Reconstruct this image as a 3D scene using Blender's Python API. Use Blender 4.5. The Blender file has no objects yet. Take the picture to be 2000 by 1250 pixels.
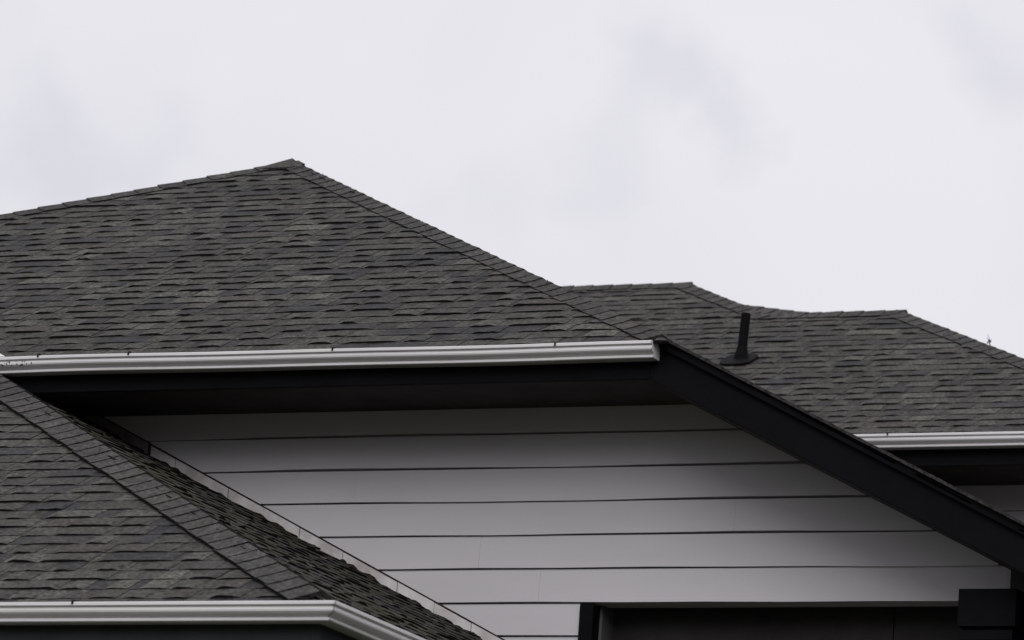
import bpy, math, random
from mathutils import Vector, Matrix, noise

# ------------------------------------------------------------------ scene, camera, light
S = bpy.context.scene
COL = S.collection
R = math.radians

F_PX, PITCH, ROLL, YAW = 10812.3, R(12.539), R(3.883), R(23.759)
CAM_POS = Vector((9.438, -23.045, -5.487))
cam_d = bpy.data.cameras.new("camera")
cam = bpy.data.objects.new("camera", cam_d)
COL.objects.link(cam)
S.camera = cam
_fwd = Vector((-math.sin(YAW) * math.cos(PITCH), math.cos(YAW) * math.cos(PITCH), math.sin(PITCH)))
_right0 = Vector((math.cos(YAW), math.sin(YAW), 0))
_up0 = _right0.cross(_fwd)
_right = _right0 * math.cos(ROLL) + _up0 * math.sin(ROLL)
_up = _up0 * math.cos(ROLL) - _right0 * math.sin(ROLL)
_m = Matrix((_right, _up, -_fwd)).transposed().to_4x4()
_m.translation = CAM_POS
cam.matrix_world = _m
cam_d.sensor_width = 36
cam_d.lens = F_PX / 2000 * 36
cam_d.clip_start = 0.2
cam_d.clip_end = 6000
cam_d.dof.use_dof = True
cam_d.dof.focus_distance = 26.6
cam_d.dof.aperture_fstop = 6.3

SUN_EL, SUN_AZ = R(35.5), R(160)          # azimuth measured from +Y towards +X
W = bpy.data.worlds.new("World")
S.world = W
W.use_nodes = True
nt = W.node_tree
nt.nodes.clear()
def N(t, **kw):
    n = nt.nodes.new(t)
    for k, v in kw.items():
        setattr(n, k, v)
    return n
out = N("ShaderNodeOutputWorld")
bg = N("ShaderNodeBackground")
sky = N("ShaderNodeTexSky", sky_type='NISHITA', sun_disc=False, sun_elevation=SUN_EL, sun_rotation=SUN_AZ)
skys = N("ShaderNodeVectorMath", operation='SCALE')
skys.inputs["Scale"].default_value = 0.1
tc = N("ShaderNodeTexCoord")
sep = N("ShaderNodeSeparateXYZ")
ramp = N("ShaderNodeValToRGB")               # overcast: low sky darkened for an unseen tree line, deepening eave shade; brightest overhead
cr = ramp.color_ramp
cr.interpolation = 'EASE'
cr.elements[0].position = 0.0
cr.elements[0].color = (.06, .06, .062, 1)
cr.elements[1].position = 1.0
cr.elements[1].color = (.62, .62, .62, 1)
for p, c in ((.135, .085), (.200, .555), (.32, .58)):
    e = cr.elements.new(p)
    e.color = (c, c, c, 1)
mp = N("ShaderNodeMapping")
mp.inputs["Scale"].default_value = (1, 1, 1.5)
n1 = N("ShaderNodeTexNoise")
n1.inputs["Scale"].default_value = 9.0
n1.inputs["Detail"].default_value = 5
n1.inputs["Roughness"].default_value = .45
n1.inputs["Distortion"].default_value = .3
def sky_dir(px, py):                          # direction in which a patch of thicker cloud stands
    return (_fwd + _right * ((px - 1000) / F_PX) - _up * ((py - 625) / F_PX)).normalized()
warp = N("ShaderNodeTexNoise")
warp.inputs["Scale"].default_value = 38.0
warp.inputs["Detail"].default_value = 4
wv = N("ShaderNodeVectorMath", operation='SUBTRACT')
wv.inputs[1].default_value = (.5, .5, .5)
ws = N("ShaderNodeVectorMath", operation='MULTIPLY_ADD')
ws.inputs[1].default_value = (.042, .042, .042)
nt.links.new(tc.outputs["Generated"], warp.inputs["Vector"])
nt.links.new(warp.outputs["Color"], wv.inputs[0])
nt.links.new(wv.outputs[0], ws.inputs[0])
nt.links.new(tc.outputs["Generated"], ws.inputs[2])
na = N("ShaderNodeMapRange")
na.inputs[1].default_value, na.inputs[2].default_value = .2, .8
na.inputs[3].default_value, na.inputs[4].default_value = .40, .64
L = nt.links.new
L(n1.outputs["Fac"], na.inputs[0])
acc = na.outputs[0]
for px, py, r_, a_ in ((90, 280, .017, .20), (250, 260, .015, .14), (1340, 185, .019, .27), (1420, 130, .010, .08), (1170, 310, .017, .15), (1960, 130, .018, .20),
                       (960, 410, .018, .12), (1440, 260, .012, .14), (400, 220, .014, .10), (1250, 90, .012, .08), (640, 160, .030, -.06), (1700, 350, .045, -.08), (20, 30, .015, .06)):
    ds = N("ShaderNodeVectorMath", operation='DISTANCE')
    ds.inputs[1].default_value = sky_dir(px, py)
    nt.links.new(ws.outputs[0], ds.inputs[0])
    mr_ = N("ShaderNodeMapRange", interpolation_type='SMOOTHERSTEP')
    mr_.inputs[1].default_value, mr_.inputs[2].default_value = 0, r_
    mr_.inputs[3].default_value, mr_.inputs[4].default_value = a_, 0
    nt.links.new(ds.outputs["Value"], mr_.inputs[0])
    sb_ = N("ShaderNodeMath", operation='SUBTRACT')
    nt.links.new(acc, sb_.inputs[0])
    nt.links.new(mr_.outputs[0], sb_.inputs[1])
    acc = sb_.outputs[0]
cl = N("ShaderNodeValToRGB")
cl.color_ramp.elements[0].position = .26
cl.color_ramp.elements[0].color = (1.30, 1.285, 1.40, 1)
cl.color_ramp.elements[1].position = .58
cl.color_ramp.elements[1].color = (1.485, 1.465, 1.535, 1)
mul = N("ShaderNodeVectorMath", operation='MULTIPLY')
mix = N("ShaderNodeMix", data_type='RGBA')
mix.inputs[0].default_value = .96
L = nt.links.new
L(sky.outputs[0], skys.inputs[0])
L(tc.outputs["Generated"], sep.inputs[0])
L(sep.outputs["Z"], ramp.inputs[0])
L(tc.outputs["Generated"], mp.inputs[0])
L(mp.outputs[0], n1.inputs["Vector"])
L(acc, cl.inputs[0])
L(ramp.outputs[0], mul.inputs[0])
L(cl.outputs[0], mul.inputs[1])
L(skys.outputs[0], mix.inputs[6])
L(mul.outputs[0], mix.inputs[7])
L(mix.outputs[2], bg.inputs[0])
bg.inputs[1].default_value = 1.0
L(bg.outputs[0], out.inputs[0])

sun_d = bpy.data.lights.new("sun", 'SUN')
sun_d.energy = 1.18
sun_d.angle = R(40)
sun_d.color = (1, .985, .96)
sun = bpy.data.objects.new("sun", sun_d)
COL.objects.link(sun)
_to = Vector((math.sin(SUN_AZ) * math.cos(SUN_EL), math.cos(SUN_AZ) * math.cos(SUN_EL), math.sin(SUN_EL)))
sun.rotation_euler = (-_to).to_track_quat('-Z', 'Y').to_euler()

S.view_settings.view_transform = 'Standard'
S.view_settings.look = 'None'
S.view_settings.gamma = 1
S.view_settings.use_curve_mapping = False
S.view_settings.exposure = 0.0

rnd = random.Random(7)

# ------------------------------------------------------------------ materials
def mat(name, col, rough=.7, spec=.3, var=.0, vscale=3.0, bump=0.0, bscale=60.0, stretch=(1, 1, 1), tint=False, col2=None):
    m = bpy.data.materials.new(name)
    m.use_nodes = True
    t = m.node_tree
    b = t.nodes["Principled BSDF"]
    b.inputs["Roughness"].default_value = rough
    b.inputs["Specular IOR Level"].default_value = spec
    tcn = t.nodes.new("ShaderNodeTexCoord")
    mpn = t.nodes.new("ShaderNodeMapping")
    mpn.inputs["Scale"].default_value = stretch
    t.links.new(tcn.outputs["Object"], mpn.inputs[0])
    nn = t.nodes.new("ShaderNodeTexNoise")
    nn.inputs["Scale"].default_value = vscale
    nn.inputs["Detail"].default_value = 6
    nn.inputs["Roughness"].default_value = .6
    t.links.new(mpn.outputs[0], nn.inputs["Vector"])
    mr = t.nodes.new("ShaderNodeMapRange")
    mr.inputs[1].default_value = .3
    mr.inputs[2].default_value = .7
    t.links.new(nn.outputs["Fac"], mr.inputs[0])
    mx = t.nodes.new("ShaderNodeMix")
    mx.data_type = 'RGBA'
    c2 = col2 if col2 else tuple(c * (1 - var) for c in col)
    mx.inputs[6].default_value = (*c2, 1)
    mx.inputs[7].default_value = (*[min(1, c * (1 + (0 if col2 else var))) for c in col], 1)
    t.links.new(mr.outputs[0], mx.inputs[0])
    last = mx.outputs[2]
    if tint:
        at = t.nodes.new("ShaderNodeAttribute")
        at.attribute_name = "tint"
        ml = t.nodes.new("ShaderNodeMix")
        ml.data_type = 'RGBA'
        ml.blend_type = 'MULTIPLY'
        ml.inputs[0].default_value = 1
        t.links.new(last, ml.inputs[6])
        t.links.new(at.outputs["Color"], ml.inputs[7])
        last = ml.outputs[2]
    t.links.new(last, b.inputs["Base Color"])
    if bump:
        bn = t.nodes.new("ShaderNodeTexNoise")
        bn.inputs["Scale"].default_value = bscale
        bn.inputs["Detail"].default_value = 3
        t.links.new(mpn.outputs[0], bn.inputs["Vector"])
        bp = t.nodes.new("ShaderNodeBump")
        bp.inputs["Strength"].default_value = bump
        bp.inputs["Distance"].default_value = .004
        t.links.new(bn.outputs["Fac"], bp.inputs["Height"])
        t.links.new(bp.outputs[0], b.inputs["Normal"])
    return m

def shingle_mat(name, moss=0.0):
    """granulated asphalt: per-tab colour from the mesh times mineral granules, optional moss patches"""
    m = bpy.data.materials.new(name)
    m.use_nodes = True
    t = m.node_tree
    b = t.nodes["Principled BSDF"]
    b.inputs["Roughness"].default_value = .85
    b.inputs["Specular IOR Level"].default_value = .25
    tcn = t.nodes.new("ShaderNodeTexCoord")
    at = t.nodes.new("ShaderNodeAttribute")
    at.attribute_name = "tint"
    def noise_n(scale, detail, lo, hi, a, c):
        n = t.nodes.new("ShaderNodeTexNoise")
        n.inputs["Scale"].default_value = scale
        n.inputs["Detail"].default_value = detail
        t.links.new(tcn.outputs["Object"], n.inputs["Vector"])
        r = t.nodes.new("ShaderNodeMapRange")
        r.inputs[1].default_value, r.inputs[2].default_value = lo, hi
        r.inputs[3].default_value, r.inputs[4].default_value = a, c
        t.links.new(n.outputs["Fac"], r.inputs[0])
        return r.outputs[0]
    g = noise_n(55, 8, .34, .66, .34, 1.70)         # granules
    w = noise_n(1.3, 4, .3, .7, .82, 1.16)         # broad weathering
    w2 = noise_n(13, 4, .3, .7, .74, 1.26)         # blotches within a tab
    m0 = t.nodes.new("ShaderNodeMath")
    m0.operation = 'MULTIPLY'
    t.links.new(w, m0.inputs[0])
    t.links.new(w2, m0.inputs[1])
    w = m0.outputs[0]
    mm = t.nodes.new("ShaderNodeMath")
    mm.operation = 'MULTIPLY'
    t.links.new(g, mm.inputs[0])
    t.links.new(w, mm.inputs[1])
    sc = t.nodes.new("ShaderNodeVectorMath")
    sc.operation = 'SCALE'
    t.links.new(at.outputs["Color"], sc.inputs[0])
    t.links.new(mm.outputs[0], sc.inputs["Scale"])
    last = sc.outputs[0]
    # pale lichen flecks
    fl = noise_n(33, 3, .725, .775, 0, .75)
    mx = t.nodes.new("ShaderNodeMix")
    mx.data_type = 'RGBA'
    mx.inputs[7].default_value = (.22, .215, .20, 1)
    t.links.new(fl, mx.inputs[0])
    t.links.new(last, mx.inputs[6])
    last = mx.outputs[2]
    if moss:
        mo = noise_n(3.4, 6, .56 - moss * .12, .66, 0, .9)
        m2 = t.nodes.new("ShaderNodeMix")
        m2.data_type = 'RGBA'
        m2.inputs[7].default_value = (.028, .027, .009, 1)
        t.links.new(mo, m2.inputs[0])
        t.links.new(last, m2.inputs[6])
        last = m2.outputs[2]
    t.links.new(last, b.inputs["Base Color"])
    bn = t.nodes.new("ShaderNodeTexNoise")
    bn.inputs["Scale"].default_value = 170
    t.links.new(tcn.outputs["Object"], bn.inputs["Vector"])
    bp = t.nodes.new("ShaderNodeBump")
    bp.inputs["Strength"].default_value = .5
    bp.inputs["Distance"].default_value = .003
    t.links.new(bn.outputs["Fac"], bp.inputs["Height"])
    t.links.new(bp.outputs[0], b.inputs["Normal"])
    return m

M_SH = shingle_mat("asphalt_shingle")
M_SHM = shingle_mat("mossy_shingle", 1.0)
M_EDGE = mat("shingle_edge", (.0095, .0088, .0090), .95, .1, .3, 30)
M_BLACK = mat("black_paint", (.0043, .0047, .0057), .6, .06, .25, 4, .15, 40)
M_SOFFIT = mat("dark_brown_soffit", (.062, .057, .055), .8, .1, .2, 5, .1, 40)
M_WHITE = mat("white_gutter_metal", (.74, .72, .735), .30, .45, .12, 3.2, .05, 25, (.35, .35, 6))
M_FLASH = mat("bare_flashing_metal", (.78, .75, .76), .5, .35, .0, 7, .1, 40, col2=(.42, .375, .37))
M_WALL = mat("grey_siding_paint", (.56, .54, .57), .7, .25, .06, 2.2, .12, 45, (.25, 1, 1))
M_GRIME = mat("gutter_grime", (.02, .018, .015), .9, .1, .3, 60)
M_RUBBER = mat("black_vent_rubber", (.005, .0045, .0055), .7, .06, .2, 20)
M_CEIL = mat("brown_porch_ceiling", (.07, .062, .058), .8, .1, .2, 5, .1, 40)
M_PANEL = mat("brown_panel", (.036, .034, .033), .8, .1, .2, 5, .1, 40)
M_GFASCIA = mat("garage_fascia_grey", (.030, .033, .035), .6, .1, .2, 4, .1, 40)  # lighter tone than black_paint, for the garage fascia
M_MOSS = mat("moss", (.055, .052, .014), .95, .1, .4, 40, .6, 200)
M_GRASS = mat("lawn", (.060, .064, .044), .95, .1, .4, .8, .5, 20)
M_TWIG = mat("dry_twig", (.05, .045, .06), .8, .2, .3, 40)
M_GLASS = mat("dark_glass", (.01, .011, .012), .1, .5, .1, 5)

# ------------------------------------------------------------------ builders
class MB:
    """collects faces, then links them as one mesh object"""
    def __init__(s):
        s.v, s.f, s.mi, s.t = [], [], [], []
    def face(s, pts, mi=0, tint=(1, 1, 1)):
        i = len(s.v)
        s.v += [tuple(p) for p in pts]
        s.f.append(tuple(range(i, i + len(pts))))
        s.mi.append(mi)
        s.t.append(tint)
    def loft(s, rings, mi=0, caps=True, closed=True):
        i0 = len(s.v)
        n = len(rings[0])
        for r in rings:
            s.v += [tuple(p) for p in r]
        for k in range(len(rings) - 1):
            for j in range(n if closed else n - 1):
                a, b = i0 + k * n + j, i0 + k * n + (j + 1) % n
                s.f.append((a, b, b + n, a + n))
                s.mi.append(mi)
                s.t.append((1, 1, 1))
        if caps and closed:
            s.f.append(tuple(i0 + j for j in range(n))[::-1])
            s.f.append(tuple(i0 + (len(rings) - 1) * n + j for j in range(n)))
            s.mi += [mi, mi]
            s.t += [(1, 1, 1)] * 2
    def box(s, x0, x1, y0, y1, z0, z1, mi=0):
        s.loft([[(x0, y0, z0), (x1, y0, z0), (x1, y1, z0), (x0, y1, z0)],
                [(x0, y0, z1), (x1, y0, z1), (x1, y1, z1), (x0, y1, z1)]], mi)
    def prism_y(s, poly, y0, y1, mi=0):        # poly of (x, z)
        s.loft([[(x, y0, z) for x, z in poly], [(x, y1, z) for x, z in poly]], mi)
    def prism_x(s, poly, x0, x1, mi=0):        # poly of (y, z)
        s.loft([[(x0, y, z) for y, z in poly], [(x1, y, z) for y, z in poly]], mi)
    def tube(s, path, radii, n=14, mi=0):
        rings = []
        for i, p in enumerate(path):
            p = Vector(p)
            d = (Vector(path[min(i + 1, len(path) - 1)]) - Vector(path[max(i - 1, 0)])).normalized()
            a = d.orthogonal().normalized()
            b = d.cross(a)
            rings.append([p + radii[i] * (a * math.cos(2 * math.pi * k / n) + b * math.sin(2 * math.pi * k / n)) for k in range(n)])
        s.loft(rings, mi)
    def build(s, name, mats, parent=None, smooth=False, bevel=0):
        me = bpy.data.meshes.new(name)
        me.from_pydata(s.v, [], s.f)
        for m_ in (mats if isinstance(mats, (list, tuple)) else [mats]):
            me.materials.append(m_)
        me.polygons.foreach_set("material_index", s.mi)
        if any(t != (1, 1, 1) for t in s.t):
            a = me.attributes.new("tint", 'FLOAT_COLOR', 'FACE')
            a.data.foreach_set("color", [c for t in s.t for c in (*t, 1)])
        me.update()
        if smooth:
            me.polygons.foreach_set("use_smooth", [True] * len(me.polygons))
        o = bpy.data.objects.new(name, me)
        COL.objects.link(o)
        if parent:
            o.parent = parent
            if parent.type == 'EMPTY':
                o.matrix_parent_inverse = Matrix.Translation(-parent.location)
        if bevel:
            md = o.modifiers.new("bevel", 'BEVEL')
            md.width = bevel
            md.segments = 2
            md.limit_method = 'ANGLE'
        return o

def tag(o, label=None, cat=None, group=None, kind=None):
    for k, v in (("label", label), ("category", cat), ("group", group), ("kind", kind)):
        if v:
            o[k] = v
    return o

EX = .1395                                   # shingle exposure
TONES = [((.049, .048, .042), 40), ((.043, .0415, .038), 20), ((.078, .077, .066), 8), ((.032, .031, .0325), 17), ((.060, .059, .053), 14), ((.052, .046, .042), 8)]
TONES = [(tuple(x * .97 for x in c), w) for c, w in TONES]
_tw = [w for _, w in TONES]
def tone(k=1.0):
    c = rnd.choices([c for c, _ in TONES], _tw)[0]
    j = rnd.uniform(.88, 1.12) * k
    return tuple(x * j for x in c)

def pattern():
    """one metre of laminated shingle: start and width of each raised tab"""
    p, u = [], rnd.uniform(0, .05)
    while u < .95:
        w = rnd.choice((.10, .13, .16, .19, .23, .28, .34))
        w = min(w, 1.0 - u)
        p.append((u, w))
        u += w + rnd.choice((.025, .04, .055, .07, .1))
    return p
PATTERNS = [pattern() for _ in range(6)]

def shingles(mb, O, u, v, n, poly, k_tint=1.0, rough=1.0):
    """laminated shingle courses over the convex polygon poly (u, v coordinates) of the plane at O"""
    O, u, v, n = Vector(O), Vector(u), Vector(v), Vector(n)
    vmin, vmax = min(p[1] for p in poly), max(p[1] for p in poly)
    def span(y):
        y = min(max(y, vmin + 1e-4), vmax - 1e-4)
        xs = []
        for i in range(len(poly)):
            (x0, y0), (x1, y1) = poly[i], poly[(i + 1) % len(poly)]
            if (y0 - y) * (y1 - y) <= 0 and y0 != y1:
                xs.append(x0 + (x1 - x0) * (y - y0) / (y1 - y0))
        return (min(xs), max(xs)) if len(xs) > 1 else None
    def P(a, b, h):
        return O + u * a + v * b + n * h
    HB, HT = .0036 * rough, .0072 * rough
    def hbase(s_):
        return HB * (1 - s_ / (EX * 1.22)) + .001
    # deck under everything
    mb.face([P(a, b, -.004) for a, b in poly], 1)
    nc = int((vmax - vmin) / EX) + 1
    for k in range(nc):
        vb = vmin + k * EX
        vt = min(vb + EX * 1.16, vmax)
        if vt - vb < .02:
            continue
        sb, st = span(vb), span(vt)
        lo, hi = min(sb[0], st[0]), max(sb[1], st[1])
        off = (k * .152 + .03 * math.sin(k * 12.9)) % 1.0
        j = math.floor(lo - off)
        while j + off < hi:
            us = j + off
            j += 1
            pat = PATTERNS[rnd.randrange(6)]
            dv = rnd.uniform(-.003, .003)
            tilt = rnd.uniform(-.0025, .0025)
            def quad(a0, a1, b0, b1, h, ends, mid, tint, edge_h):
                # clip the corners to the polygon
                w_t = a1 - a0
                l0, r0 = span(b0)
                l1, r1 = span(b1)
                A0, A1 = max(a0, l0), min(a1, r0)
                T0, T1 = max(a0, l1), min(a1, r1)
                if A1 - A0 < .004 and T1 - T0 < .004:
                    return
                if A1 < A0: A0 = A1 = (A0 + A1) / 2
                if T1 < T0: T0 = T1 = (T0 + T1) / 2
                cuts_f = (0, min(.3, .026 / max(w_t, .02)), .5 + rnd.uniform(-.15, .15), 1 - min(.3, .030 / max(w_t, .02)), 1) if mid != ends else (0, 1)
                nseg = len(cuts_f) - 1
                bot, top = [], []
                for q in range(nseg + 1):
                    f = cuts_f[q]
                    e_ = ends if q in (0, nseg) else mid * rnd.uniform(.62, 1.15)
                    jag = rnd.uniform(-.003, .003)
                    bot.append((A0 + (A1 - A0) * f, b0 + jag, h[0] + e_))
                    top.append((T0 + (T1 - T0) * f, b1, h[1]))
                for q in range(nseg):
                    mb.face([P(*bot[q]), P(*bot[q + 1]), P(*top[q + 1]), P(*top[q])], 0, tint)
                    a, c = bot[q], bot[q + 1]
                    mb.face([P(a[0], a[1], edge_h), P(c[0], c[1], edge_h), P(*c), P(*a)], 1)
                for e, t_ in ((bot[0], top[0]), (bot[-1], top[-1])):
                    mb.face([P(e[0], e[1], edge_h), P(*e), P(*t_), P(t_[0], t_[1], edge_h)], 1)
            # lower laminate, in colour blends
            cuts = [0, rnd.uniform(.2, .4), rnd.uniform(.5, .8), 1.0]
            for a, b in zip(cuts, cuts[1:]):
                quad(us + a + .001, us + b - .001, vb + dv + tilt * a, vt, (hbase(0), hbase(vt - vb)), 0, 0, tone(k_tint * .93), -.003)
            for (a, w) in pat:
                ht = HT * rnd.choice((.45, .75, .9, 1.05, 1.2, 1.35))
                quad(us + a, us + a + w, vb + dv + tilt * a + rnd.uniform(-.0015, .0015), vt, (hbase(0), hbase(vt - vb) + .0012), ht * rnd.uniform(.05, .4), ht, tone(k_tint), -.003)
                if rnd.random() < .022:       # pale lichen and droppings along the butt edge
                    ls, rs = span(min(vb + .06, vmax))
                    for _ in range(rnd.randrange(3, 9)):
                        a_ = us + a + rnd.uniform(0, w + .04)
                        if not ls + .05 < a_ < rs - .05:
                            continue
                        b_ = vb + rnd.choice((rnd.uniform(.002, .02), rnd.uniform(.0, .06)))
                        q, e_ = rnd.uniform(.0015, .005), rnd.uniform(.004, .012)
                        h_ = hbase(b_ - vb) + ht + .0012
                        lum = rnd.uniform(.12, .42)
                        mb.face([P(a_ - q, b_, h_), P(a_ + q, b_ + rnd.uniform(-.002, .002), h_), P(a_ + q * .7, b_ + e_, h_), P(a_ - q * .8, b_ + e_ * .8, h_)], 0, (lum, lum, lum * .95))

def caps(mb, A, B, nL, nR, half=.09, step=.142, k_tint=1.0, side_k=1.0):
    """overlapping cap shingles from A (low end) to B along a hip or ridge between two planes"""
    A, B, nL, nR = Vector(A), Vector(B), Vector(nL), Vector(nR)
    d = (B - A)
    Ln = d.length
    d.normalize()
    up = (nL + nR).normalized()
    dl = d.cross(nL)
    if dl.dot(up) > 0: dl = -dl
    dr = d.cross(nR)
    if dr.dot(up) > 0: dr = -dr
    k = 0
    while k * step < Ln - .02:
        s0 = k * step + rnd.uniform(-.004, .004)
        s1 = min(s0 + step * 1.35, Ln + .04)
        tw = rnd.uniform(-.006, .006)
        hw = half + rnd.uniform(-.004, .004)
        c = rnd.choice(((.060, .055, .052), (.054, .050, .048), (.063, .058, .053), (.055, .053, .051)))
        j = rnd.uniform(.82, 1.14) * k_tint
        c = tuple(x * j * .86 for x in c)
        def sec(s_, h):
            base = A + d * s_
            return [(base + dl * hw + d * tw, nL, h * .8), (base + dl * hw * .35 + d * tw * .3, nL, h), (base + up * .004, up, h * 1.1),
                    (base + dr * hw * .35 - d * tw * .3, nR, h), (base + dr * hw - d * tw, nR, h * .8)]
        lo, hi = sec(s0, .0175 + rnd.uniform(-.001, .002)), sec(s1, .0115)
        T0 = [p + n_ * h for p, n_, h in lo]
        T1 = [p + n_ * h for p, n_, h in hi]
        B0 = [p - n_ * .001 for p, n_, h in lo]
        B1 = [p - n_ * .001 for p, n_, h in hi]
        for q in range(4):
            mb.face([T0[q], T0[q + 1], T1[q + 1], T1[q]], 0, c)
            mb.face([B0[q], B0[q + 1], T0[q + 1], T0[q]], 0, tuple(x * .5 for x in c))
            mb.face([B1[q], B1[q + 1], T1[q + 1], T1[q]], 1)
        mb.face([B0[0], T0[0], T1[0], B1[0]], 1)
        mb.face([B0[4], T0[4], T1[4], B1[4]], 1)
        k += 1

SL = .5                                       # every roof is pitched 6 in 12
CS = 1 / math.sqrt(1 + SL * SL)
nF, nR_, nL_, nB = Vector((0, -SL, 1)) * CS, Vector((SL, 0, 1)) * CS, Vector((-SL, 0, 1)) * CS, Vector((0, SL, 1)) * CS
vF, vR, vL = Vector((0, 1, SL)) * CS, Vector((-1, 0, SL)) * CS, Vector((1, 0, SL)) * CS
def front_plane(mb, y0, z0, pts, **kw):
    """shingles on a slope facing -Y through (y0, z0); pts are (x, y) plan corners"""
    shingles(mb, (0, y0, z0), (1, 0, 0), vF, nF, [(x, (y - y0) / CS) for x, y in pts], **kw)
def right_plane(mb, x0, z0, pts, **kw):
    """shingles on a slope facing +X through (x0, z0); pts are (x, y) plan corners"""
    shingles(mb, (x0, 0, z0), (0, 1, 0), vR, nR_, [(y, (x0 - x) / CS) for x, y in pts], **kw)

# ------------------------------------------------------------------ the ground
GZ = -3.95
def ground_z(x, y):
    t = min(1, max(0, (y + 21) / 13))
    return -7.05 + (GZ + 7.05) * t * t * (3 - 2 * t)
g = MB()
xs = [-1500, -300, -80, -30, -15, -5, 5, 15, 30, 80, 300, 1500]
ys = [-1500, -300, -60, -30] + [-24 + i for i in range(20)] + [0, 10, 30, 80, 300, 1500]
for i in range(len(xs) - 1):
    for j in range(len(ys) - 1):
        q = [(xs[i], ys[j]), (xs[i + 1], ys[j]), (xs[i + 1], ys[j + 1]), (xs[i], ys[j + 1])]
        g.face([(x, y, ground_z(x, y)) for x, y in q])
tag(g.build("ground", M_GRASS), "green lawn sloping up to the house", "lawn", kind="structure")

# ------------------------------------------------------------------ the house
house = bpy.data.objects.new("house", None)
house.location = (-3, 4, GZ)
COL.objects.link(house)
tag(house, "grey sided house with dark shingled hip roofs, white gutters and black bargeboards", "house")

# --- main roof: a clipped gable whose front slope ends at the white gutter
AX, AY = -3.952, 4.165                          # apex
K = -.02                                      # front deck: z = .5 y + K
Y_E = .02                                     # shingle edge over the gutter
apex = (AX, AY, SL * AY + K)
hipR = (.08, Y_E)
hipL = (-8.68, Y_E)
SR = (apex[2] - SL * Y_E - K) / (hipR[0] - AX)  # right slope, a touch steeper
RK = apex[2] + SR * AX                        # right deck: z = RK - SR x
CR = 1 / math.sqrt(1 + SR * SR)
RX_E = 2.55                                   # right eave
LX_E = 2 * AX - RX_E
mb = MB()
ys_ = Y_E + 13 * EX * CS                      # below this course the slope stops at the valley with the garage roof
hx_ = hipR[0] + (AX - hipR[0]) * (ys_ - Y_E) / (AY - Y_E)
hl_ = hipL[0] + (AX - hipL[0]) * (ys_ - Y_E) / (AY - Y_E)
front_plane(mb, Y_E, SL * Y_E + K, [(-3.60, Y_E), hipR, (hx_, ys_), (-5.22, ys_)])
mb.face([(-9.4, 1.36, SL * 1.36 - .094), (-4.98, 1.36, SL * 1.36 - .094), (-5.2, ys_ + .01, SL * ys_ + K + .008), (-9.4, ys_ + .01, SL * ys_ + K + .008)], 0, (.05, .049, .044))
front_plane(mb, ys_, SL * ys_ + K, [(hl_, ys_), (hx_, ys_), (AX, AY)])
nM = Vector((SR, 0, 1)) * CR
shingles(mb, (RX_E, 0, RK - SR * RX_E), (0, 1, 0), Vector((-1, 0, SR)) * CR, nM,
         [(y, (RX_E - x) / CR) for x, y in [(RX_E, .085), (RX_E, 7.3), (AX, 9.0), (AX, AY), (hipR[0], .085)]])
# the slope facing left, out of sight
zl = lambda x: apex[2] - (AX - x) * apex[2] / (AX - hipL[0])
mb.face([(LX_E, .085, zl(LX_E)), (LX_E, 9.0, zl(LX_E)), (AX, 9.0, apex[2]), apex, (hipL[0], .085, zl(hipL[0]))], 0, (.05, .05, .048))
roof = mb.build("roof", [M_SH, M_EDGE], house)
cb = MB()
caps(cb, (hipR[0] - .07, Y_E + .07, SL * (Y_E + .07) + K), apex, nF, nM)
cb.build("hip_cap", [M_SH, M_EDGE], roof)
cb = MB()
caps(cb, (hipL[0], Y_E, SL * Y_E + K), apex, nF, nL_)
cb.build("hip_cap", [M_SH, M_EDGE], roof)
cb = MB()
ap = Vector(apex)
rim = [ap + Vector((.12, -.13, -.064 + .021)), ap + Vector((.02, -.17, -.085 + .024)), ap + Vector((-.10, -.16, -.080 + .022)), ap + Vector((-.18, -.14, -.078 + .022)), ap + Vector((-.10, .06, -.05)), ap + Vector((.10, .05, -.05))]
for a_, b_ in zip(rim, rim[1:] + rim[:1]):
    cb.face([a_, b_, ap + Vector((0, -.01, .034))], 0, (.056, .051, .048))
    cb.face([a_ - Vector((0, 0, .012)), b_ - Vector((0, 0, .012)), b_, a_], 0, (.018, .016, .016))
cb.build("hip_cap", [M_SH, M_EDGE], roof)
cb = MB()
caps(cb, (AX, AY + .10, apex[2] - .01), (AX, 8.6, apex[2] - .01), nL_, nR_)
cb.build("ridge_cap", [M_SH, M_EDGE], roof)

# --- K-style gutters: (inset from lip, height)
PROF = [(.016, -.006), (.013, 0), (.002, 0), (0, -.003), (0, -.018), (.004, -.022), (.012, -.0225), (.0115, -.028), (.010, -.034), (.0085, -.043), (.0105, -.052),
        (.017, -.060), (.027, -.066), (.040, -.0705), (.0465, -.0745), (.0445, -.079), (.036, -.0805), (.0345, -.084), (.0345, -.094), (.038, -.098), (.110, -.098)]
PROF = [(o, z * .76) for o, z in PROF]
def gutter_run(mb, sections):
    mb.loft([[(fx(o), fy(o), z0 + z) for o, z in PROF] for fx, fy, z0 in sections], 0, closed=False)
def end_cap_poly(o_, x):
    pass

def clip_at(parent, x, y, z, first=[None]):
    if first[0] is None:
        c = MB()
        c.prism_x([(-.004, -.010), (-.004, .003), (.004, .007), (.02, .004), (.02, -.004)], -.004, .004)
        c.box(-.007, .007, .006, .014, .002, .009)
        o = c.build("hanger_clip", M_GRIME)
        first[0] = o
    else:
        o = first[0].copy()
        COL.objects.link(o)
    o.parent = parent
    o.location = (x, y, z)
    return o

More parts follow.
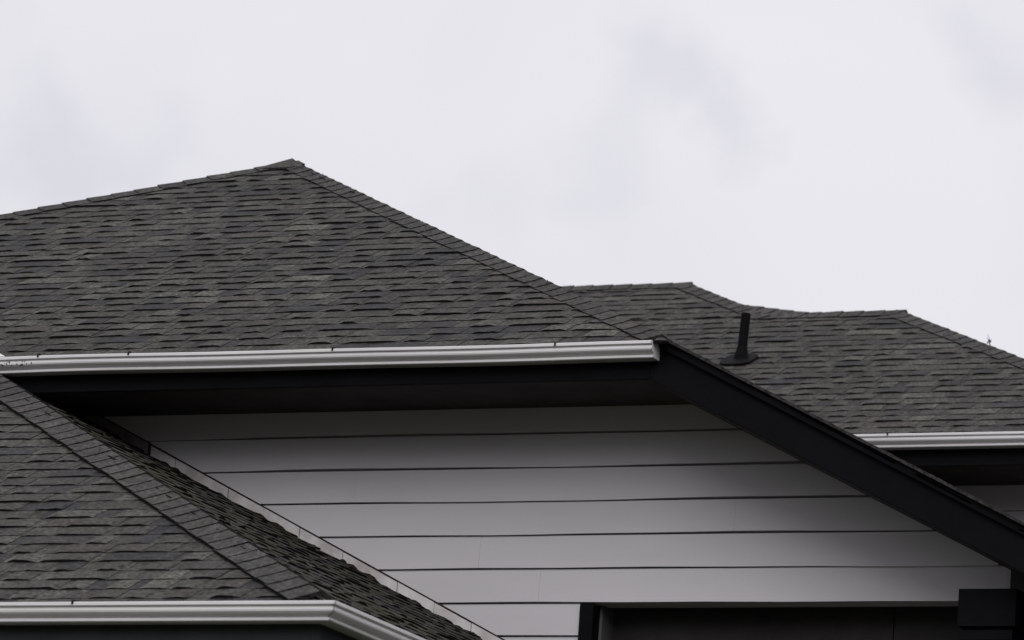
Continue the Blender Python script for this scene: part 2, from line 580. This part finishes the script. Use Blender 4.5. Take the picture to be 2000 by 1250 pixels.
def wob(x):                                   # the long gutter is a little out of true
    return .004 * math.sin(x * 1.7) + .002 * math.sin(x * 3.9 + 1)
mb = MB()
secs = []
for i in range(21):
    x = -3.52 + 3.52 * i / 20
    secs.append(((lambda o, x=x: x), (lambda o: o), wob(x) * (1 - (i / 20) ** 4) - .004 * (1 - i / 20)))
gutter_run(mb, secs)
gutter = mb.build("gutter", M_WHITE, house)
ec = MB()
prof2 = PROF + [(.110, -.002)]
ec.loft([[(x, o, z) for o, z in prof2] for x in (-.002, .0015)], 0)
for a, b in zip(PROF[2:], PROF[3:]):          # folded rim round the cap
    pass
ec.build("end_cap", M_WHITE, gutter)
sm = MB()                                     # grime thrown up at the left end of the gutter
for _ in range(26):
    x = -3.40 + abs(rnd.gauss(0, .11))
    z = rnd.uniform(-.042, -.018)
    s_ = rnd.uniform(.0012, .004)
    sm.loft([[(x + s_ * rnd.uniform(.6, 1.6) * math.cos(a), .0085 - e_, z + s_ * math.sin(a)) for a in (0, 1, 2, 3, 4, 5.2)] for e_ in (-.002, .0012)])
tag(sm.build("grime_splash", M_GRIME, gutter), kind="stuff")
for x in (-3.19, -2.70, -1.62, -.48):
    clip_at(gutter, x, 0, wob(x) - .002)

# --- fascia, bargeboard, soffit
YF = .11
YW = .71                                      # face of the gable wall
fb = MB()
fb.box(-3.78, -.04, YF, YF + .025, -.158, .028)
fb.build("fascia", M_BLACK, house, bevel=.002)
bb = MB()
x1 = 2.62
bb.prism_y([(-.039, -.158), (x1, -.178 - SL * x1), (x1, -.010 - SL * x1), (.02, -.010 - .01), (-.039, .02)], YF - .001, YF + .025)
board = bb.build("bargeboard", M_BLACK, house, bevel=.002)
bt = MB()
bt.prism_y([(.005, -.012 - .0025), (x1, -.012 - SL * x1), (x1, .030 - SL * x1), (.045, .030 - .0225), (.005, .018)], YF - .024, YF - .002)
bt.build("bargeboard_trim", M_BLACK, board, bevel=.003)
de = MB()                                     # shingle ends along the rake
xx = .03
while xx < RX_E - .02:
    w = rnd.uniform(.11, .17)
    h = rnd.uniform(-.002, .003)
    de.prism_y([(xx, .031 - SL * xx), (xx + w, .031 - SL * (xx + w)), (xx + w, .047 + h * .4 - SL * (xx + w)), (xx, .044 + h - SL * xx)], YF - .045 + rnd.uniform(-.006, .004), YF + .12)
    xx += w + .0005
for f_i in range(len(de.t)):
    de.t[f_i] = (.03, .028, .027)
de.build("rake_shingle_edge", [M_SH], roof)
sf = MB()
sf.box(-4.3, -.06, YF + .026, YW + .02, -.150, -.135)
sf.build("soffit", M_SOFFIT, house)
sf = MB()
sf.prism_y([(-.06, -.150), (RX_E, -.150 - SL * (RX_E + .06)), (RX_E, -.135 - SL * (RX_E + .06)), (-.06, -.135)], YF + .026, YW + .02)
sf.build("soffit", M_SOFFIT, house)

# --- gable wall: lap siding boards
XC = 1.58                                    # right corner of the wall
LAPS = [-.115, -.283, -.448, -.611, -.775, -.938, -1.104, -1.262]
w_ = MB()
def x_limit(z):
    return min(XC - .045, (-.150 - z) / SL - .06)
def lap_board(mb, x0, x1, z0, z1, y, dz0=0, dz1=0):
    """one lap board: bottom edge proud with a drip groove under it, top tucked beneath the board above"""
    n = max(4, int((x1 - x0) / .2))
    G = .0098
    for q in range(n):
        a, b = x0 + (x1 - x0) * q / n, x0 + (x1 - x0) * (q + 1) / n
        wa, wb = (.0016 * math.sin(u_ * 3.1 + z0 * 40) + .0012 * math.sin(u_ * 7.3 + z0 * 90) for u_ in (a, b))
        Ga, Gb = (G * (1 + .28 * math.sin(u_ * 2.3 + z0 * 71)) for u_ in (a, b))
        za, zb = z0 + dz0 + (dz1 - dz0) * q / n + wa, z0 + dz0 + (dz1 - dz0) * (q + 1) / n + wb
        mb.face([(a, y - .015, za + Ga), (b, y - .015, zb + Gb), (b, y - .003, z1 + .003), (a, y - .003, z1 + .003)])
        mb.face([(a, y + .03, za + Ga), (b, y + .03, zb + Gb), (b, y - .015, zb + Gb), (a, y - .015, za + Ga)])
        mb.face([(a, y - .003, z1 + .003), (b, y - .003, z1 + .003), (b, y + .03, z1 + .003), (a, y + .03, z1 + .003)])
    for x, dz in ((x0, dz0), (x1, dz1)):
        mb.face([(x, y - .015, z0 + dz + G), (x, y - .003, z1 + .003), (x, y + .03, z1 + .003), (x, y + .03, z0 + dz + G)])
JOINTS = {1: [-.35], 2: [-1.78], 3: [.19], 4: [-1.1], 5: [-.78], 6: [-1.9]}
DROP = {1: (-.010, .012), 2: (-.006, .008), 3: (-.004, .003), 4: (-.002, .001), 5: (.004, -.005), 6: (.003, -.004)}
for k in range(len(LAPS) - 1):
    z1, z0 = LAPS[k], LAPS[k + 1]
    xr = x_limit(z0 + .01)
    if k == 6:
        xr = -.555
    js = [-7.6] + [j for j in JOINTS.get(k, [])] + [xr]
    d0, d1 = DROP.get(k + 1, (0, 0))
    for a, b in zip(js, js[1:]):
        fa, fb_ = max(0, (a + 3) / 4.4), (b + 3) / 4.4
        lap_board(w_, a + .0004, b - .0004, z0, z1, YW, d0 + (d1 - d0) * fa, d0 + (d1 - d0) * fb_)
z = LAPS[-1]
while z > GZ + .1:                            # the wall beside the porch, down to the ground
    lap_board(w_, -7.6, -.555, z - .163, z, YW)
    z -= .163
# solid backing and the beam over the porch
w_.prism_y([(-7.6, -.14), (-.08, -.14), (XC - .02, -.14 - SL * (XC + .06)), (XC - .02, -1.098), (-7.6, -1.098)], YW + .031, YW + .13)
w_.box(-7.6, -.5, YW + .031, YW + .13, GZ, -1.099)
wall = w_.build("wall", M_WALL, house)
ct = MB()
ct.box(XC - .045, XC, YW - .022, YW + .07, -1.25, -.150 - SL * (XC + .02))
ct.build("corner_trim", M_WALL, wall, bevel=.002)

# --- porch recess under the gable
pt = MB()
pt.box(-.558, -.488, YW - .03, YW + .055, GZ, -1.1055)
pt.build("door_trim", M_BLACK, house, bevel=.002)
pc = MB()
for a, b in ((-.5, XC + 1.0),):
    pc.box(a, b, YW + .135, 3.6, -1.094, -1.06)
pc.build("porch_ceiling", M_CEIL, house)
pw = MB()
pw.box(-.50, -.475, YW + .056, .905, GZ, -1.096)
pw.build("porch_side_wall", mat("shaded_wall_grey", (.09, .088, .09), .8, .1, .1, 4), house)  # wall paint darkened in colour to stand in for porch shade
pb = MB()
pb.box(-.5, .928, 0.905, 1.02, GZ, -1.096)
pb.box(.934, XC + .9, 0.905, 1.02, GZ, -1.096)
pb.box(-.5, XC + .9, 1.025, 1.04, GZ, -1.096)
pb.build("porch_back_wall", M_PANEL, house)
post = MB()
post.box(1.475, 1.675, .36, .60, GZ, -1.40)
po = post.build("porch_post", M_BLACK, house, bevel=.003)
cp = MB()
cp.box(1.437, 1.712, .325, .637, -1.285, -1.112)
cp.box(1.462, 1.688, .35, .61, -1.2965, -1.2851)
cp.box(1.455, 1.695, .343, .62, -1.345, -1.2966)
cp.box(1.466, 1.684, .355, .606, -1.3995, -1.3551)
cp.box(1.472, 1.678, .358, .602, -1.355, -1.3451)
cp.build("capital", M_BLACK, po, bevel=.003)
ev = MB()                                     # boxed end of the eave behind the post
ev.prism_y([(XC + .012, -.96), (2.5, -1.44), (2.5, -1.62), (XC + .012, -1.62)], YW - .12, YW + 3.0)
ev.build("eave_box", M_SOFFIT, house)
sw = MB()
sw.box(XC - .2, XC - .02, 3.6, 7.4, GZ, -.9)
sw.build("side_wall", M_WALL, house)

# --- front garage roof: hip with a mitred gutter
GC = Vector((.214, -3.624, -1.881))           # lip corner of its gutter
dz = -.041
gz = GC.z + dz
GX, GY = GC.x, GC.y
ye, xe = GY + .03, GX - .03                   # shingle edges
mb = MB()
hip_len = 5.25
front_plane(mb, ye, gz + SL * .03, [(-9.5, ye), (xe, ye), (xe - hip_len, ye + hip_len), (-9.5, ye + hip_len)], k_tint=1.06)
groof = mb.build("roof", [M_SH, M_EDGE], house)
mb = MB()
right_plane(mb, xe, gz + SL * .03 + .008, [(xe, ye), (xe, YW - .004), (xe - hip_len, YW - .004), (xe - (YW - .004 - ye), YW - .004)], rough=.95, k_tint=.68)
side = mb.build("mossy_slope", [M_SHM, M_EDGE], groof)
tag(side, "dark shingled side slope streaked with moss")
cb = MB()
caps(cb, (xe - .11, ye + .11, gz + SL * .14 + .013), (xe - hip_len, ye + hip_len, gz + SL * (.03 + hip_len) + .013), nF, nR_, half=.128, step=.142)
cb.build("hip_cap", [M_SH, M_EDGE], groof)
mm = MB()                                     # moss cushions on the side slope
for _ in range(150):
    s_ = rnd.uniform(0, 3.9)
    d_ = abs(rnd.gauss(.25, .35)) + .14
    y = ye + s_ + d_
    x = xe - s_ + rnd.uniform(-.02, .02)
    if y > YW - .05 or x > xe - .02:
        continue
    c = Vector((x, y, gz + SL * (GX - x) + .010))
    r_ = rnd.uniform(.004, .013)
    rings = []
    for f_ in (0, .55, .9):
        rr = math.sqrt(1 - f_ * f_) * r_
        rings.append([c + Vector((rr * rnd.uniform(.7, 1.3) * math.cos(a * 1.047), rr * rnd.uniform(.9, 2.0) * math.sin(a * 1.047), f_ * r_ * .55)) for a in range(6)])
    mm.loft(rings)
tag(mm.build("moss", M_MOSS, groof), kind="stuff")

mb = MB()
gutter_run(mb, [((lambda o: -9.5), (lambda o: GY + o), GC.z), ((lambda o: GX - o), (lambda o: GY + o), GC.z), ((lambda o: GX - o), (lambda o: YW - .02), GC.z)])
gg = mb.build("gutter", M_WHITE, house)
sm = MB()                                     # sealed seam at the mitre
sm.loft([[(GX - o + dx + (.0012), GY + o - .0012 + dy, GC.z + z) for o, z in PROF[2:-1]] for dx, dy in ((-.004, -.0002), (.0002, .004))], 0, closed=False)
sm.build("corner_seam", mat("seam_sealant", (.16, .13, .11), .8, .2, .3, 30), gg)
for x in (-.95, -4.6):
    clip_at(gg, x, GY, GC.z)
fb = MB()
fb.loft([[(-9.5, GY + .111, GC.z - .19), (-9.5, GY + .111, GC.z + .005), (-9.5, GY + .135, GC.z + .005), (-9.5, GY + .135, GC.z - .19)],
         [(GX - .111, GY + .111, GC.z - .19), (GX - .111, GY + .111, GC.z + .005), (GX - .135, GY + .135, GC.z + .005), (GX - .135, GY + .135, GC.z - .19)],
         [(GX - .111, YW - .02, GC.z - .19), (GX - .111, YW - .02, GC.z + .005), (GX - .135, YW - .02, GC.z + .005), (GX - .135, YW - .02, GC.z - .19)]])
fb.build("fascia", M_GFASCIA, house)
sf = MB()
sf.box(-9.5, GX - .14, GY + .14, YW - .02, GC.z - .185, GC.z - .17)
sf.build("soffit", M_SOFFIT, house)
gw = MB()
gw.box(-9.3, GX - .6, GY + .6, YW - .02, GZ - .6, GC.z - .186)
gw.build("wall", M_WALL, house)

# --- step flashing where the garage slope meets the gable wall
KF = gz + SL * GX                             # garage right deck: z = KF - .5 x
fl = MB()
def strip(mb, xa, xb, lo, hi, y0, y1, jag=0):
    n = max(1, int((xb - xa) / .05))
    top0 = [(xa + (xb - xa) * q / n) for q in range(n + 1)]
    for a, b in zip(top0, top0[1:]):
        ja, jb = rnd.uniform(-jag, jag), rnd.uniform(-jag, jag)
        mb.prism_y([(a, KF - SL * a + lo), (b, KF - SL * b + lo), (b, KF - SL * b + hi), (a, KF - SL * a + hi)], y0, y1)
x = -3.05
fx_end = .1
while x < fx_end:
    w = rnd.choice((.20, .24, .30))
    strip(fl, x, x + w - rnd.choice((.002, .004)), .0, .064 + rnd.uniform(-.001, .001), YW - .0245 - rnd.uniform(0, .0015), YW - .0197)
    x += w
flo = fl.build("flashing", M_FLASH, house)
tag(flo, "pale metal step flashing strip")
fr = MB()
strip(fr, -4.2, fx_end, .0645, .073, YW - .025, YW - .014)
strip(fr, -4.2, fx_end, .0, .0642, YW - .0195, YW - .0150)
fr.build("flashing_rim", mat("dark_sealant", (.022, .018, .018), .7, .2, .3, 20), flo)
fd = MB()                                     # flashing lap under the eave, metal colour darkened to paint in the shadow
strip(fd, -4.1, -2.905, .010, .068, YW - .032, YW - .0252)
fdo = fd.build("flashing_lap", mat("shaded_flashing", (.16, .145, .145), .6, .2, .3, 12), flo)
fk = MB()
strip(fk, -4.1, -2.90,   .0681, .0755, YW - .034, YW - .0252)
fk.prism_y([(-2.9049, KF + SL * 2.9049), (-2.893, KF + SL * 2.893), (-2.893, KF + SL * 2.893 + .0735), (-2.9049, KF + SL * 2.9049 + .0755)], YW - .034, YW - .0252)
fk.build("flashing_lap_rim", bpy.data.materials["dark_sealant"], flo)
dbs = MB()                                    # rotted needles and dirt in the angle, black to double as shadow band
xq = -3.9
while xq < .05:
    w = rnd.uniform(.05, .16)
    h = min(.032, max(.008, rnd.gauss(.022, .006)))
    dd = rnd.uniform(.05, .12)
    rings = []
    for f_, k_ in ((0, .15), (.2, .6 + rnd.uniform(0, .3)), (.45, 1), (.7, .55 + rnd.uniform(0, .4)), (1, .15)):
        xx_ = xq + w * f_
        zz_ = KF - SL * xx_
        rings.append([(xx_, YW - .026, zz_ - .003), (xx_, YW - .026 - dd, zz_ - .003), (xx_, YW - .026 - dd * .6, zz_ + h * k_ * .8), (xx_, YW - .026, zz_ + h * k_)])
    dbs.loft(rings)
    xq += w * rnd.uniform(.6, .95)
tag(dbs.build("dirt_shadow_band", M_GRIME, groof), kind="stuff")
vf = MB()                                     # pale valley flashing beside the left end of the long gutter
vf.face([(-3.385, .03, .008), (-3.60, .03, .008), (-4.10, .50, .245), (-3.90, .50, .245)])
vf.face([(-3.385, .03, .004), (-3.60, .03, .004), (-4.10, .50, .241), (-3.90, .50, .241)])
vf.build("valley_flashing", M_FLASH, house)

# --- rear wing: two stepped ridges over one front slope
B0 = Vector((-1.318, 6.401, .935))            # a point on its gutter lip
BY, BZ = B0.y, B0.z
kb = BZ - .01 - SL * BY                       # deck: z = .5 y + kb
yE = BY + .02
A1 = (-3.90, 10.08)                           # end of the upper ridge
B2 = (-3.00, 9.20)                            # where its hip meets the lower ridge
B1 = (-2.09, 9.20)                            # end of the lower ridge
d_ = B1[1] - yE
mb = MB()
front_plane(mb, yE, SL * yE + kb, [(-9.5, yE), (B1[0] + d_, yE), B1, (-9.5, B1[1])], k_tint=1.04)
shingles(mb, (0, B1[1], SL * B1[1] + kb), (1, 0, 0), vF, nF, [(-9.5, 0), (B2[0], 0), (A1[0], (A1[1] - B1[1]) / CS), (-9.5, (A1[1] - B1[1]) / CS)], k_tint=1.04)
zA, zB = SL * A1[1] + kb, SL * B1[1] + kb
mb.face([(B1[0], B1[1], zB), (B1[0] + d_, yE, SL * yE + kb), (B1[0] + d_, B1[1] + d_, SL * yE + kb)], 0, (.05, .05, .047))
mb.face([(B1[0], B1[1], zB), (B2[0], B2[1], zB), (B2[0] - 2, B2[1] + d_, SL * yE + kb), (B1[0] + d_, B1[1] + d_, SL * yE + kb)], 0, (.05, .05, .047))
mb.face([(A1[0], A1[1], zA), (B2[0], B2[1], zB), (B2[0], A1[1] + .84, zB)], 0, (.05, .05, .047))
mb.face([(A1[0], A1[1], zA), (-9.5, A1[1], zA), (-9.5, A1[1] + 3.6, zA - 1.8), (A1[0] + 3.6, A1[1] + 3.6, zA - 1.8)], 0, (.05, .05, .047))
rroof = mb.build("roof", [M_SH, M_EDGE], house)
for a, b, n2 in (((B1[0] + d_, yE, SL * yE + kb), (B1[0], B1[1], zB), nR_), ((B2[0] + .05, B2[1] - .05, zB - .025), (A1[0], A1[1], zA), nR_)):
    cb = MB()
    caps(cb, a, b, nF, n2, half=.095)
    cb.build("hip_cap", [M_SH, M_EDGE], rroof)
cb = MB()
caps(cb, (B2[0] + .30, B2[1] - .005, zB - .002), (B2[0] - .26, B2[1] + .26, zB + .128), nF, nR_, half=.095)
cb.build("hip_cap", [M_SH, M_EDGE], rroof)
for a, b in (((B1[0] + .05, B1[1], zB), (B2[0] - .08, B2[1], zB)), ((A1[0] + .04, A1[1], zA), (-9.4, A1[1], zA))):
    cb = MB()
    caps(cb, a, b, nF, nB, half=.10)
    cb.build("ridge_cap", [M_SH, M_EDGE], rroof)
mb = MB()
XR = B1[0] + d_ - .02
gutter_run(mb, [((lambda o: -5.0), (lambda o: BY + o), BZ), ((lambda o: XR), (lambda o: BY + o), BZ)])
bgut = mb.build("gutter", M_WHITE, house)
for x in (-1.12, .1):
    clip_at(bgut, x, BY, BZ)
fb = MB()
fb.box(-5, XR, BY + .111, BY + .135, BZ - .17, BZ + .02)
fb.build("fascia", M_BLACK, house)
sf = MB()
sf.box(-5, XR, BY + .14, BY + .75, BZ - .165, BZ - .15)
sf.build("soffit", M_SOFFIT, house)
rw = MB()
z = BZ - .16
while z > GZ + .1:
    lap_board(rw, -5, XR - .6, z - .163, z, BY + .72)
    z -= .163
rw.box(-5, XR - .6, BY + .7505, BY + .85, GZ, BZ - .165)
rw.build("wall", M_WALL, house)

# --- vent pipe with its rubber boot
VX, VY = -2.725, 8.13
VZ = SL * VY + kb
vp = MB()
lean = Vector((.055, 0, 1)).normalized()
base = Vector((VX, VY, VZ))
vp.tube([base - lean * .05, base + lean * .30, base + lean * .302], [.030, .030, .024], 20)
vpo = vp.build("vent_pipe", M_RUBBER, house, smooth=False)
vb_ = MB()
vb_.tube([base - lean * .02, base + lean * .03, base + lean * .065, base + lean * .085], [.052, .044, .036, .033], 20)
pl = []
for hgt in (.012, .021):
    pl.append([base + nF * hgt + Vector((1, 0, 0)) * (.105 * math.copysign(abs(math.cos(a)) ** .6, math.cos(a))) + vF * (.13 * math.copysign(abs(math.sin(a)) ** .6, math.sin(a)) - .03) for a in [2 * math.pi * i / 24 for i in range(24)]])
vb_.loft(pl)
vb_.build("pipe_boot", M_RUBBER, vpo)

# --- sprig caught on the rear hip
tw = MB()
hx = .53
tb = Vector((B1[0] + hx * 1.76, B1[1] - hx * 1.76, zB - hx * .88))
def br(a, b, r0, r1):
    a, b = Vector(a), Vector(b)
    m_ = (a + b) / 2 + Vector((.004, 0, .003))
    tw.tube([tb + a * .72, tb + m_ * .72, tb + b * .72], [r0 * .85, (r0 + r1) * .42, r1 * .85], 6)
br((0, 0, 0), (-.006, 0, .055), .0035, .003)
br((-.006, 0, .055), (-.035, .01, .10), .0028, .0015)
br((-.006, 0, .055), (-.024, -.01, .125), .0025, .0012)
br((-.003, 0, .035), (-.030, .005, .060), .0028, .0015)
br((-.006, 0, .055), (.010, .0, .085), .0025, .0012)
for c, s_ in (((-.010, 0, .070), .011), ((-.024, 0, .055), .007), ((-.002, 0, .062), .008)):
    c = tb + Vector(c) * .72
    s_ *= .85
    tw.loft([[c + Vector((s_ * k_ * math.cos(a), s_ * k_ * .6 * math.sin(a), h_ * s_)) for a in (0, 1.05, 2.1, 3.14, 4.2, 5.24)] for k_, h_ in ((.3, -.9), (1, -.2), (.8, .5), (.25, 1))])
tag(tw.build("sprig", M_TWIG), "tiny bare sprig sticking up from the hip of the rear roof", "twig")
